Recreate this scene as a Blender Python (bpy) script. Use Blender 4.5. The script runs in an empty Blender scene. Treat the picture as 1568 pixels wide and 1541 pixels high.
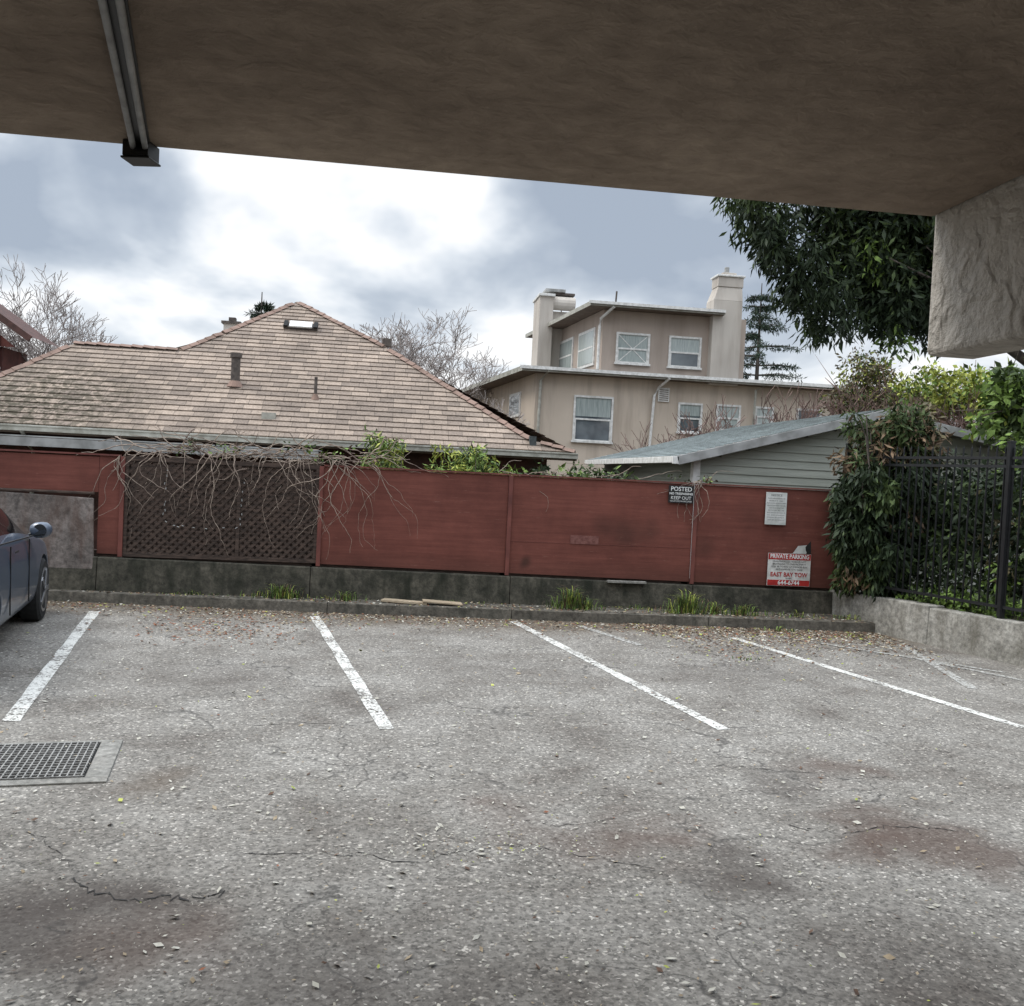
import bpy, math, random
import numpy as np
from mathutils import Matrix, Vector
random.seed(7); np.random.seed(7)
S=bpy.context.scene
col=bpy.context.collection
# ---------------------------------------------------------------- helpers
def link(o,parent=None):
    col.objects.link(o)
    if parent is not None: o.parent=parent
    return o
def empty(name):
    e=bpy.data.objects.new(name,None); e.empty_display_size=.3; return link(e)
class MB:
    def __init__(s): s.v=[];s.f=[];s.m=[];s.uv=[];s.mats=[];s.M=None
    def mi(s,mat):
        if mat not in s.mats: s.mats.append(mat)
        return s.mats.index(mat)
    def poly(s,pts,mat,uv=None):
        b=len(s.v)
        for p in pts:
            p=Vector(p)
            if s.M is not None: p=s.M@p
            s.v.append(tuple(p))
        s.f.append(list(range(b,b+len(pts)))); s.m.append(s.mi(mat))
        s.uv.append(uv if uv else [(0,0)]*len(pts))
    def prism(s,P8,mat):
        idx=[(0,3,2,1),(4,5,6,7),(0,1,5,4),(1,2,6,5),(2,3,7,6),(3,0,4,7)]
        b=len(s.v)
        for p in P8:
            p=Vector(p)
            if s.M is not None: p=s.M@p
            s.v.append(tuple(p))
        for q in idx:
            s.f.append([b+i for i in q]); s.m.append(s.mi(mat)); s.uv.append([(0,0)]*4)
    def box(s,x0,x1,y0,y1,z0,z1,mat):
        s.prism([(x0,y0,z0),(x1,y0,z0),(x1,y1,z0),(x0,y1,z0),(x0,y0,z1),(x1,y0,z1),(x1,y1,z1),(x0,y1,z1)],mat)
    def beam(s,a,b,w,h,mat,up=(0,0,1)):
        a=Vector(a);b=Vector(b);d=(b-a).normalized();u=Vector(up)
        sd=d.cross(u)
        if sd.length<1e-4: sd=d.cross(Vector((1,0,0)))
        sd.normalize();u=sd.cross(d).normalized();sd*=w/2;u*=h/2
        s.prism([a-sd-u,a+sd-u,b+sd-u,b-sd-u,a-sd+u,a+sd+u,b+sd+u,b-sd+u],mat)
    def tube(s,path,rad,mat,n=5,cap=True):
        path=[Vector(p) for p in path]
        if not hasattr(rad,'__len__'): rad=[rad]*len(path)
        b=len(s.v); 
        for i,p in enumerate(path):
            d=(path[min(i+1,len(path)-1)]-path[max(i-1,0)])
            if d.length<1e-6: d=Vector((0,0,1))
            d.normalize(); a=d.orthogonal().normalized() if abs(d.z)>.95 else d.cross(Vector((0,0,1))).normalized(); c=d.cross(a)
            for k in range(n):
                t=2*math.pi*k/n; q=p+(a*math.cos(t)+c*math.sin(t))*rad[i]
                if s.M is not None: q=s.M@q
                s.v.append(tuple(q))
        m=s.mi(mat)
        for i in range(len(path)-1):
            for k in range(n):
                k2=(k+1)%n
                s.f.append([b+i*n+k,b+i*n+k2,b+(i+1)*n+k2,b+(i+1)*n+k]);s.m.append(m);s.uv.append([(0,0)]*4)
        if cap and n>3:
            s.f.append([b+k for k in range(n)][::-1]);s.m.append(m);s.uv.append([(0,0)]*n)
            e=b+(len(path)-1)*n
            s.f.append([e+k for k in range(n)]);s.m.append(m);s.uv.append([(0,0)]*n)
    def obj(s,name,parent=None,smooth=False,bevel=0):
        me=bpy.data.meshes.new(name); me.from_pydata(s.v,[],s.f)
        for m in s.mats: me.materials.append(m)
        me.polygons.foreach_set('material_index',s.m)
        ul=me.uv_layers.new(name='UVMap'); flat=[c for u in s.uv for p in u for c in p]
        ul.data.foreach_set('uv',flat)
        if smooth: me.polygons.foreach_set('use_smooth',[True]*len(me.polygons))
        me.update()
        o=bpy.data.objects.new(name,me); link(o,parent)
        if bevel:
            md=o.modifiers.new('b','BEVEL'); md.width=bevel; md.segments=2; md.limit_method='ANGLE'
        return o
# ---------------------------------------------------------------- materials
class NT:
    def __init__(s,name):
        s.mat=bpy.data.materials.new(name); s.mat.use_nodes=True; s.t=s.mat.node_tree
        s.b=s.t.nodes['Principled BSDF']
        tc=s.n('ShaderNodeTexCoord'); s.obj=tc.outputs['Object']; s.uvo=tc.outputs['UV']
    def n(s,t): return s.t.nodes.new(t)
    def L(s,a,b): s.t.links.new(a,b)
    def noise(s,scale,detail=3,rough=.55,stretch=None,dist=0,vec=None):
        n=s.n('ShaderNodeTexNoise'); n.inputs['Scale'].default_value=scale; n.inputs['Detail'].default_value=detail
        n.inputs['Roughness'].default_value=rough; n.inputs['Distortion'].default_value=dist
        v=vec or s.obj
        if stretch:
            m=s.n('ShaderNodeMapping'); m.inputs['Scale'].default_value=stretch; s.L(v,m.inputs[0]); v=m.outputs[0]
        s.L(v,n.inputs['Vector']); return n.outputs['Fac']
    def vor(s,scale,feature='F1',out='Distance',vec=None):
        n=s.n('ShaderNodeTexVoronoi'); n.feature=feature; n.inputs['Scale'].default_value=scale
        s.L(vec or s.obj,n.inputs['Vector']); return n.outputs[out]
    def ramp(s,fac,stops):
        r=s.n('ShaderNodeValToRGB'); e=r.color_ramp.elements
        while len(e)<len(stops): e.new(.5)
        for i,(p,c) in enumerate(stops):
            e[i].position=p
            if not hasattr(c,'__len__'): c=(c,c,c)
            e[i].color=(c[0],c[1],c[2],1)
        s.L(fac,r.inputs[0]); return r.outputs[0]
    def mix(s,fac,a,b,mode='MIX'):
        m=s.n('ShaderNodeMix'); m.data_type='RGBA'; m.blend_type=mode
        for val,i in ((fac,0),(a,6),(b,7)):
            if isinstance(val,(int,float)):
                if i==0: m.inputs[i].default_value=val
                else: m.inputs[i].default_value=(val,val,val,1)
            elif isinstance(val,tuple): m.inputs[i].default_value=(*val,1)
            else: s.L(val,m.inputs[i])
        return m.outputs[2]
    def math(s,op,a,b=0,c=None):
        m=s.n('ShaderNodeMath'); m.operation=op
        for i,val in enumerate((a,b,c)):
            if val is None: continue
            if isinstance(val,(int,float)): m.inputs[i].default_value=val
            else: s.L(val,m.inputs[i])
        return m.outputs[0]
    def spot(s,vec,c,r0,r1):
        d=s.n('ShaderNodeVectorMath'); d.operation='DISTANCE'; s.L(vec,d.inputs[0]); d.inputs[1].default_value=c
        m=s.n('ShaderNodeMapRange'); m.interpolation_type='SMOOTHSTEP'; s.L(d.outputs['Value'],m.inputs[0])
        m.inputs[1].default_value=r0; m.inputs[2].default_value=r1; m.inputs[3].default_value=1; m.inputs[4].default_value=0
        return m.outputs[0]
    def warp(s,scale,amt,vec=None,detail=3):
        n=s.n('ShaderNodeTexNoise'); n.inputs['Scale'].default_value=scale; n.inputs['Detail'].default_value=detail; s.L(vec or s.obj,n.inputs['Vector'])
        a=s.n('ShaderNodeVectorMath'); a.operation='MULTIPLY_ADD'; s.L(n.outputs['Color'],a.inputs[0]); a.inputs[1].default_value=(amt,amt,0)
        s.L(vec or s.obj,a.inputs[2])
        b=s.n('ShaderNodeVectorMath'); b.operation='SUBTRACT'; s.L(a.outputs[0],b.inputs[0]); b.inputs[1].default_value=(amt/2,amt/2,0)
        return b.outputs[0]
    def done(s,color,rough=.8,bump=None,bs=.3,bd=.02,spec=.3,metal=0):
        if isinstance(color,tuple): s.b.inputs['Base Color'].default_value=(*color,1)
        else: s.L(color,s.b.inputs['Base Color'])
        if isinstance(rough,(int,float)): s.b.inputs['Roughness'].default_value=rough
        else: s.L(rough,s.b.inputs['Roughness'])
        s.b.inputs['Specular IOR Level'].default_value=spec; s.b.inputs['Metallic'].default_value=metal
        if bump is not None:
            n=s.n('ShaderNodeBump'); n.inputs['Strength'].default_value=bs; n.inputs['Distance'].default_value=bd
            s.L(bump,n.inputs['Height']); s.L(n.outputs[0],s.b.inputs['Normal'])
        return s.mat
def simple(name,c1,c2=None,scale=6,rough=.8,bs=.1,bd=.01,spec=.3,metal=0,stretch=None,detail=2,lo=.35,hi=.65):
    s=NT(name); c2=c2 or tuple(x*.6 for x in c1)
    n=s.noise(scale,detail,.6,stretch); c=s.ramp(n,[(lo,c2),(hi,c1)])
    return s.done(c,rough,n if bs>=.3 else None,bs,bd,spec,metal)

def asphalt_color(s,full=True):
    med=s.noise(1.1,5,.7)
    c=s.ramp(med,[(.30,(.118,.104,.090)),(.47,(.185,.171,.151)),(.70,(.262,.247,.222))])
    ag=s.vor(75,'F1','Color'); sep=s.n('ShaderNodeSeparateColor'); s.L(ag,sep.inputs[0])
    c=s.mix(1.0,c,s.ramp(sep.outputs[0],[(0,.5),(.3,.88),(.85,1.08),(.94,1.3),(1,2.4)]),'MULTIPLY')
    fine=s.noise(24,3,.75)
    c=s.mix(.7,c,s.ramp(fine,[(.33,.5),(.5,1.0),(.68,1.4)]),'MULTIPLY')
    if full:
        w=s.warp(1.7,1.3,detail=4)
        brown=(.082,.052,.040); dk=(.055,.044,.038)
        for (x,y,r,k,cc) in [(2.75,4.85,.36,.8,brown),(3.2,4.6,.3,.6,brown),(-1.3,3.93,.4,.8,dk),(-.8,3.72,.3,.55,brown),(-.2,3.5,.38,.6,dk),
                         (1.46,4.85,.3,.6,brown),(1.9,4.46,.28,.7,dk),(.7,5.3,.28,.5,brown),(1.0,4.8,.3,.5,brown),(-1.25,5.6,.26,.5,(.09,.065,.045)),(3.1,6.0,.3,.55,brown),(2.6,5.7,.25,.5,dk),
                         (.4,3.1,.4,.4,dk),(2.0,3.2,.55,.35,dk),(-1.5,8.6,.8,.35,dk),(1,9,.8,.25,dk),(3.6,9.2,.9,.3,dk),(.1,7.6,.5,.25,dk)]:
            f=s.spot(w,(x,y,0),0,r*1.6); c=s.mix(s.math('MULTIPLY',f,k),c,cc)
        sx=s.n('ShaderNodeSeparateXYZ'); s.L(w,sx.inputs[0])
        g=s.n('ShaderNodeMapRange'); g.interpolation_type='SMOOTHSTEP'; s.L(s.math('ADD',sx.outputs[1],s.math('MULTIPLY',sx.outputs[0],.09)),g.inputs[0])
        g.inputs[1].default_value=11.0; g.inputs[2].default_value=12.5; g.inputs[3].default_value=0; g.inputs[4].default_value=.8
        c=s.mix(g.outputs[0],c,(.10,.076,.052))
        cr=s.vor(.5,'DISTANCE_TO_EDGE',vec=w)
        m=s.ramp(cr,[(0,1.0),(.007,0.0)]); m2=s.ramp(med,[(.44,0.0),(.52,.7)])
        c=s.mix(s.math('MULTIPLY',m,m2),c,(.04,.037,.034))
    return c,sep.outputs[0],fine
s=NT('asphalt'); c,ag,fine=asphalt_color(s)
m_asph=s.done(c,.9,fine,.6,.01,.25)
s=NT('worn_paint'); c,ag,fine=asphalt_color(s,False)
k=s.math('ADD',s.math('MULTIPLY',fine,.6),s.math('MULTIPLY',s.noise(3,2),.4)); k=s.math('ADD',k,s.math('MULTIPLY',s.math('SUBTRACT',ag,.5),.14))
f=s.ramp(k,[(.43,0.0),(.51,1.0)]); m_paint=s.done(s.mix(f,c,(.56,.55,.51)),.8)
s=NT('faded_paint'); c,ag,fine=asphalt_color(s,False)
f=s.ramp(fine,[(.45,0.0),(.60,.75)]); m_faded=s.done(s.mix(f,c,(.5,.5,.47)),.8)

def concrete(name,a,b,dirt=(.05,.05,.04),k=.6):
    s=NT(name); n=s.noise(2.5,5,.7); c=s.ramp(n,[(.35,b),(.65,a)])
    n2=s.noise(18,4,.7)
    c=s.mix(.8,c,s.ramp(n2,[(.32,.45),(.68,1.45)]),'MULTIPLY')
    st=s.ramp(s.noise(5,4,.6,(1,1,.25)),[(.45,0.0),(.68,k)]); c=s.mix(st,c,dirt)
    return s.done(c,.9,n2,.6,.015)
m_conc=concrete('concrete',(.30,.29,.265),(.19,.18,.16))
m_kerb=concrete('kerb_concrete',(.165,.148,.122),(.08,.071,.057),(.03,.03,.023),.75)
m_lowwall=concrete('mossy_concrete',(.095,.086,.066),(.034,.032,.024),(.013,.015,.009),.85)
m_rwall=concrete('pale_concrete',(.36,.345,.31),(.20,.19,.165),(.08,.07,.05),.6)
m_panel=concrete('weathered_panel',(.24,.205,.185),(.10,.086,.077),(.095,.058,.044),.75)
m_soil=simple('soil',(.10,.08,.055),(.05,.045,.03),3)
def stucco(name,a,b,sc=14,bs=.7,bd=.03,vein=.0,mot=.35,dist=0):
    s=NT(name); n=s.noise(.7,3,.6); c=s.ramp(n,[(.32,b),(.68,a)])
    h=s.noise(sc,5,.62,dist=dist)
    c=s.mix(mot,c,s.ramp(h,[(.3,.6),(.7,1.25)]),'MULTIPLY')
    if vein: h=s.math('ADD',h,s.math('MULTIPLY',s.ramp(s.noise(sc*.45,2,.5,dist=.5),[(.50,0.0),(.56,1.0)]),vein))
    return s.done(c,.95,h,bs,bd,.15)
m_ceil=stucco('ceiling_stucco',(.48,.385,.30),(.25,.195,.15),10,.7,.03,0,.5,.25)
m_beam=stucco('beam_stucco',(.60,.56,.50),(.47,.43,.375),11,.9,.045,.25)
def beige(name,a,b):
    s=NT(name); n=s.noise(.6,2,.6); c=s.ramp(n,[(.3,b),(.7,a)])
    st=s.ramp(s.noise(1.3,4,.65,(1.4,1.4,.18)),[(.47,0.0),(.72,.5)]); c=s.mix(st,c,(.24,.195,.16))
    return s.done(c,.9,None,.4,.01,.2)
m_beige=beige('beige_stucco',(.56,.475,.39),(.47,.395,.32)); m_beige2=beige('taupe_stucco',(.44,.365,.31),(.36,.30,.255))
m_chim=beige('chimney_stucco',(.53,.485,.43),(.43,.39,.345))
m_white=simple('white_trim',(.74,.73,.70),(.54,.53,.50),8,.5)
m_gut=simple('gutter_paint',(.42,.41,.36),(.26,.25,.21),5,.6)
m_pale=simple('pale_grey_paint',(.36,.36,.35),(.22,.22,.21),4,.7)
m_soffit=simple('soffit_brown',(.16,.12,.09),(.1,.075,.06),4)
m_dark=simple('black_and_gap_shade',(.012,.011,.01),(.006,.006,.006),4)  # near-black parts; also the shade painted beneath the grate
m_dkwood=simple('dark_wood',(.085,.058,.045),(.035,.025,.02),8,.85,stretch=(1,1,6))
m_black=simple('black_paint',(.02,.02,.02),(.01,.01,.01),8,.45,spec=.5)
m_iron=simple('iron_black_paint',(.012,.013,.014),(.007,.007,.008),20,.45,spec=.5)
m_steel=simple('galvanised_steel',(.34,.34,.33),(.2,.2,.19),12,.5,spec=.5,metal=.3)
m_grate=simple('worn_grate_iron',(.32,.31,.29),(.16,.155,.145),40,.7,spec=.3)
m_pipe=simple('roof_pipe',(.12,.10,.085),(.06,.05,.045),10,.7)
s=NT('red_painted_plywood')
n=s.noise(3,5,.65,(.4,1,7)); c=s.ramp(n,[(.3,(.135,.045,.034)),(.7,(.185,.064,.048))])
w=s.warp(2.5,.3)
c=s.mix(.75,c,s.ramp(s.noise(1.1,5,.68),[(.3,.55),(.7,1.2)]),'MULTIPLY')
for (x,z,rx,k) in [(3.3,1.15,.32,.6),(3.0,1.25,.3,.4),(3.65,1.2,.28,.45),(1.9,.7,.14,.8),(4.45,1.0,.25,.4),(5.9,.9,.4,.3),(-3.3,.65,.2,.6),(5.1,1.5,.3,.3)]:
    f=s.spot(w,(x,12.93,z),.02,rx); c=s.mix(s.math('MULTIPLY',f,k),c,(.05,.024,.018))
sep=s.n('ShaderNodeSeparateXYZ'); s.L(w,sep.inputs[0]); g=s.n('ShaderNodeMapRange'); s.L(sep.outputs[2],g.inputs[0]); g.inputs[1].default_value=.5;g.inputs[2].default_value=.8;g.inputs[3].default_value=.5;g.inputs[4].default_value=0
c=s.mix(g.outputs[0],c,(.065,.03,.022))  # shadow along the panel bottoms, put into the paint colour
sc=s.ramp(s.noise(7,4,.75,(.5,1,4)),[(.64,0.0),(.74,.5)]); c=s.mix(sc,c,(.28,.16,.13))
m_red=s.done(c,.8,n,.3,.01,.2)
m_redd=simple('red_trim_paint',(.17,.056,.043),(.1,.034,.028),6,.7,stretch=(1,1,.4))
def shingle(name,c1,c2,cm,bw,rh,moss=False):
    s=NT(name); b=s.n('ShaderNodeTexBrick'); s.L(s.uvo,b.inputs['Vector']); b.offset=.37; b.offset_frequency=3
    b.inputs['Scale'].default_value=1; b.inputs['Brick Width'].default_value=bw; b.inputs['Row Height'].default_value=rh; b.squash=.75; b.squash_frequency=2
    b.inputs['Mortar Size'].default_value=.0045; b.inputs['Color1'].default_value=(*c1,1); b.inputs['Color2'].default_value=(*c2,1); b.inputs['Mortar'].default_value=(*cm,1)
    c=s.mix(.75,b.outputs['Color'],s.ramp(s.noise(.9,5,.72),[(.3,.6),(.7,1.25)]),'MULTIPLY')
    c=s.mix(.75,c,s.ramp(s.noise(30,3,.8),[(.3,.5),(.7,1.4)]),'MULTIPLY')
    if moss:
        w=s.warp(1.2,1.0); f=s.spot(w,(-6.2,17.6,2.7),.3,2.8); k=s.ramp(s.noise(8,4,.75),[(.44,0.0),(.54,.9)])
        c=s.mix(s.math('MULTIPLY',f,k),c,(.06,.052,.035))
    return s.done(c,.9,None,.4,.008,.2)
m_shin=shingle('brown_shingles',(.345,.275,.22),(.21,.168,.138),(.10,.08,.065),.34,.19,True)
m_cap=simple('ridge_cap_shingles',(.25,.165,.13),(.16,.105,.08),3)
m_slate=shingle('blue_grey_shingles',(.24,.275,.275),(.165,.19,.19),(.08,.09,.09),.3,.15)
m_flat=simple('flat_roof_grey',(.33,.33,.32),(.2,.2,.2),2)
s=NT('clapboard_paint'); n=s.noise(3,4,.6,(.4,.4,4)); c=s.ramp(n,[(.3,(.25,.26,.22)),(.7,(.36,.37,.32))]); m_clap=s.done(c,.8)
s=NT('window_glass'); n=s.noise(1.5,2); c=s.ramp(n,[(.35,(.05,.06,.07)),(.65,(.12,.14,.15))]); m_glass=s.done(c,.06,None,spec=.9)
s=NT('curtained_glass'); n=s.noise(6,3,.5,(5,5,.4)); c=s.ramp(n,[(.3,(.26,.30,.29)),(.7,(.40,.44,.42))]); m_curt=s.done(c,.15,None,spec=.8)
def leafmat(name,a,b):
    s=NT(name); n=s.noise(9,1)
    c=s.ramp(n,[(.35,b),(.65,a)])
    return s.done(c,.6,None,spec=.25)
lf_dk=leafmat('leaf_dark',(.028,.044,.018),(.013,.022,.010)); lf_md=leafmat('leaf_mid',(.075,.108,.035),(.032,.052,.018)); lf_lt=leafmat('leaf_light',(.19,.28,.065),(.10,.16,.035))
lf_yl=leafmat('leaf_yellow',(.40,.42,.09),(.24,.28,.055)); lf_br=leafmat('leaf_brown',(.20,.13,.075),(.10,.07,.045)); lf_ol=leafmat('leaf_olive',(.18,.15,.08),(.09,.08,.045))
lf_con=leafmat('needles',(.035,.06,.035),(.016,.03,.02))
m_bark=simple('bark',(.12,.10,.085),(.05,.042,.036),10,.9,stretch=(1,1,.2))
m_twig=simple('twig_bark',(.36,.32,.30),(.24,.21,.195),10,.9)
m_twigr=simple('reddish_twig',(.20,.13,.11),(.12,.08,.07),10,.9)
m_vine=simple('dry_vine',(.36,.29,.23),(.15,.11,.09),12,.9)
# ---------------------------------------------------------------- foliage + branches
def leaves(name,cent,rad,n,size,mats,weights,droop=.3,parent=None,flat=1.0,clumpmat=.7,asp=.3):
    cent=np.array(cent,float); K=len(cent); rad=np.broadcast_to(np.array(rad,float),(K,))
    cm=np.random.choice(len(mats),K,p=weights)
    idx=np.repeat(np.arange(K),n); N=len(idx)
    d=np.random.normal(size=(N,3)); d/=np.linalg.norm(d,axis=1)[:,None]; r=np.random.rand(N)**.5
    off=d*(r*rad[idx])[:,None]; off[:,2]*=flat
    c=cent[idx]+off
    dr=np.random.normal(size=(N,3))+d*.6; dr[:,2]-=droop*2; dr/=np.linalg.norm(dr,axis=1)[:,None]
    up=np.random.normal(size=(N,3)); sd=np.cross(dr,up); sd/=np.linalg.norm(sd,axis=1)[:,None]+1e-9
    L=size*(.6+.8*np.random.rand(N)); W=L*asp
    nn=np.cross(dr,sd)
    v=np.empty((N,4,3)); v[:,0]=c; v[:,1]=c+dr*(L*.45)[:,None]+sd*(W*.5)[:,None]+nn*(L*.06)[:,None]; v[:,2]=c+dr*L[:,None]; v[:,3]=c+dr*(L*.45)[:,None]-sd*(W*.5)[:,None]+nn*(L*.06)[:,None]
    me=bpy.data.meshes.new(name); me.vertices.add(N*4); me.vertices.foreach_set('co',v.reshape(-1))
    me.loops.add(N*4); me.loops.foreach_set('vertex_index',np.arange(N*4,dtype=np.int32))
    me.polygons.add(N); me.polygons.foreach_set('loop_start',np.arange(0,N*4,4,dtype=np.int32)); me.polygons.foreach_set('loop_total',np.full(N,4,dtype=np.int32))
    mi=np.where(np.random.rand(N)<clumpmat,cm[idx],np.random.choice(len(mats),N,p=weights)).astype(np.int32)
    for m in mats: me.materials.append(m)
    me.polygons.foreach_set('material_index',mi); me.update(); me.validate()
    o=bpy.data.objects.new(name,me); return link(o,parent)
def blob(c,r,K,shell=.35,seed=0,cut=None):
    rs=np.random.RandomState(seed); out=[]
    while len(out)<K:
        d=rs.normal(size=3); d/=np.linalg.norm(d); q=(shell+(1-shell)*rs.rand()**.7)
        q*=.82+.3*math.sin(3.1*d[0]*2+seed)*math.cos(2.7*d[2]*2+1.3*d[1]*3)
        p=np.array(c)+d*np.array(r)*q
        if cut and not cut(p): continue
        out.append(p)
    return out
def branch(mb,p,d,L,r,dep,mat,spread=.6,kids=3,upb=.12,n=4,rmin=.004):
    path=[p]; rr=[r]; dd=d.copy(); q=p.copy(); k=3 if dep>1 else 2
    for i in range(k):
        dd=(dd+Vector((random.gauss(0,.16),random.gauss(0,.16),random.gauss(0,.1)+upb*.5))).normalized(); q=q+dd*L/k; path.append(q.copy()); rr.append(max(rmin,r*(1-.35*(i+1)/k)))
    mb.tube(path,rr,mat,n if dep>2 else 3,False)
    if dep<=0: return
    for j in range(kids):
        t=random.choice([1,2,k,k]); nd=(dd+Vector((random.gauss(0,spread),random.gauss(0,spread),random.gauss(.1,spread*.6)))).normalized()
        branch(mb,path[t],nd,L*random.uniform(.6,.85),max(rmin,rr[t]*.62),dep-1,mat,spread,kids,upb,n,rmin)
def bare_tree(name,base,h,r,dep=5,mat=None,spread=.6,kids=3,lean=(0,0,1),trunk=.3,rmin=.012):
    mb=MB(); base=Vector(base); top=base+Vector(lean).normalized()*h*trunk
    mb.tube([base,base.lerp(top,.5)+Vector((.05,0,0)),top],[r*1.3,r,r*.9],mat or m_twig,8)
    for j in range(4):
        a=j*1.57+random.random(); nd=Vector((math.cos(a)*.6,math.sin(a)*.6,1)).normalized()
        branch(mb,top,nd,h*.24,r*.55,dep,mat or m_twig,spread,kids,rmin=rmin)
    return mb.obj(name)
def limb_tree(name,base,top,r,targets,mat=m_bark):
    e=empty(name); mb=MB(); base=Vector(base);top=Vector(top)
    mb.tube([base,base.lerp(top,.35)+Vector((.08,.05,0)),base.lerp(top,.7)+Vector((-.06,0,0)),top],[r*1.3,r,r*.85,r*.6],mat,10)
    for t in targets:
        t=Vector(t); s0=base.lerp(top,random.uniform(.6,1)); mid=s0.lerp(t,.5)+Vector((random.gauss(0,.15),random.gauss(0,.15),.25))
        mb.tube([s0,mid,t],[r*.4,r*.25,r*.08],mat,6)
        for _ in range(3):
            q=t+Vector((random.gauss(0,.6),random.gauss(0,.6),random.gauss(0,.4))); mb.tube([mid,q],[r*.14,r*.04],mat,4)
    mb.obj('trunk_and_limbs',e,True); return e
# ================================================================ GROUND
mb=MB(); mb.poly([(-300,-300,-.02),(300,-300,-.02),(300,500,-.02),(-300,500,-.02)],m_soil); mb.obj('ground')
mb=MB(); mb.poly([(-16,-8,0),(12,-8,0),(9.2,6,0),(6.6,12.3,0),(-4.3,12.95,0),(-16,13.2,0)],m_asph); mb.obj('parking_lot_asphalt')
mb=MB()
def strip(a,b,w,z,mat,n=14,jit=.006):
    a=Vector((*a,z));b=Vector((*b,z));d=(b-a).normalized();sd=Vector((d.y,-d.x,0))*w/2
    L=[];R=[]
    for i in range(n+1):
        p=a.lerp(b,i/n); L.append(p-sd*(1+random.gauss(0,.08))); R.append(p+sd*(1+random.gauss(0,.08)))
    for i in range(n): mb.poly([L[i],R[i],R[i+1],L[i+1]],mat)
strip((-2.56,6.97),(-3.47,11.95),.12,.004,m_paint)
strip((.06,6.90),(-.86,12.05),.115,.004,m_paint)
strip((2.66,7.02),(1.66,12.1),.115,.004,m_paint)
strip((5.33,7.21),(4.33,11.3),.11,.004,m_paint)
strip((5.83,8.67),(6.5,11.2),.11,.004,m_faded); strip((6.9,8.7),(6.12,10.2),.09,.0045,m_faded); strip((2.95,10.6),(2.5,11.9),.1,.004,m_faded)
strip((4.9,11.6),(6.75,9.5),.08,.005,m_faded)
mb.obj('parking_bay_lines')
mb=MB()
m_crack=simple('crack_fill',(.03,.028,.025),(.015,.014,.013),30)
def crack(pts,w):
    P=[]
    for i in range(len(pts)-1):
        for k in range(9):
            t=k/9; P.append((pts[i][0]*(1-t)+pts[i+1][0]*t+random.gauss(0,.012),pts[i][1]*(1-t)+pts[i+1][1]*t+random.gauss(0,.018)))
    P.append(pts[-1])
    for i in range(len(P)-1):
        w1=w*random.uniform(.1,1.3) if i else .001; w2=w*random.uniform(.1,1.0)
        a=P[i];b=P[i+1]; mb.poly([(a[0],a[1]-w1/2,.003),(b[0],b[1]-w2/2,.003),(b[0],b[1]+w2/2,.003),(a[0],a[1]+w1/2,.003)],m_crack)
crack([(-1.35,4.45),(-1.24,4.27),(-1.02,4.16),(-.9,4.2),(-.72,4.17),(-.66,4.24)],.018)
crack([(-.7,4.64),(-.2,4.66),(.22,4.55),(.4,4.68),(.76,4.74),(1.0,4.62),(1.37,4.46)],.008)
crack([(-.9,6.95),(-.55,7.05),(-.2,7.0),(.1,7.2)],.009)
crack([(-1.72,4.93),(-1.5,4.7),(-1.35,4.45)],.008)
crack([(2.3,5.0),(2.6,4.92),(3.0,5.02),(3.3,4.95)],.010)
crack([(.65,5.4),(.8,5.1),(1.0,5.0),(1.4,5.15)],.006)
crack([(2.2,6.1),(2.7,6.05),(3.1,5.85),(3.4,5.9)],.008)
mb.obj('asphalt_cracks')
# kerb and strip
mb=MB()
kx=[-16,-4.29,-.73,1.66,4.3,6.75]; ky=[13.0,12.72,12.36,12.26,12.13,12.02]
for i in range(5):
    a,b=kx[i]+.004,kx[i+1]-.004
    mb.prism([(a,ky[i],-.05),(b,ky[i+1],-.05),(b,ky[i+1]+.16,-.05),(a,ky[i]+.16,-.05),(a,ky[i]+.015,.125),(b,ky[i+1]+.015,.125),(b,ky[i+1]+.16,.13),(a,ky[i]+.16,.13)],m_kerb)
    mb.prism([(a,ky[i]+.165,-.05),(b,ky[i+1]+.165,-.05),(b,12.98,-.05),(a,max(12.98,ky[i]+.17),-.05),(a,ky[i]+.165,.118),(b,ky[i+1]+.165,.118),(b,12.98,.122),(a,max(12.98,ky[i]+.17),.122)],m_kerb)
mb.obj('kerb',bevel=.012)
mb=MB()
def wt(x): return .565-.0125*(x+3.7)
xs=[-9,-6.2,-3.73,-1.0,1.7,4.3,6.72]
for i in range(6):
    a,b=xs[i]+.003,xs[i+1]-.003
    mb.prism([(a,12.84,.1),(b,12.84,.1),(b,13.15,.1),(a,13.15,.1),(a,12.87,wt(a)),(b,12.87,wt(b)),(b,13.15,wt(b)),(a,13.15,wt(a))],m_lowwall)
mb.obj('low_retaining_wall',bevel=.012)
# drain
e=empty('storm_drain'); M=Matrix.Translation((-1.55,5.68,0))@Matrix.Rotation(math.radians(9),4,'Z')
mb=MB(); mb.M=M; mb.box(-1.45,0,-.0,.09,-.1,.012,m_conc); mb.box(-1.45,0,.82,.86,-.1,.012,m_conc); mb.box(-.13,0,.093,.817,-.1,.011,m_conc); mb.box(-1.45,-1.3,.093,.817,-.1,.011,m_conc); mb.obj('concrete_rim',e,bevel=.004)
mb=MB(); mb.M=M; mb.box(-1.298,-.132,.094,.816,-.05,.0035,m_dark); mb.obj('painted_pit_shade',e)  # solid black sheet below the bars, painted shade instead of an open hole
mb=MB(); mb.M=M
for i in range(30):
    x=-1.28+i*.0388; mb.box(x,x+.008,.10,.81,.004,.018,m_grate)
for j in range(15):
    y=.102+j*.05; mb.box(-1.29,-.14,y,y+.008,.005,.0165,m_grate)
mb.obj('grate',e)
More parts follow.
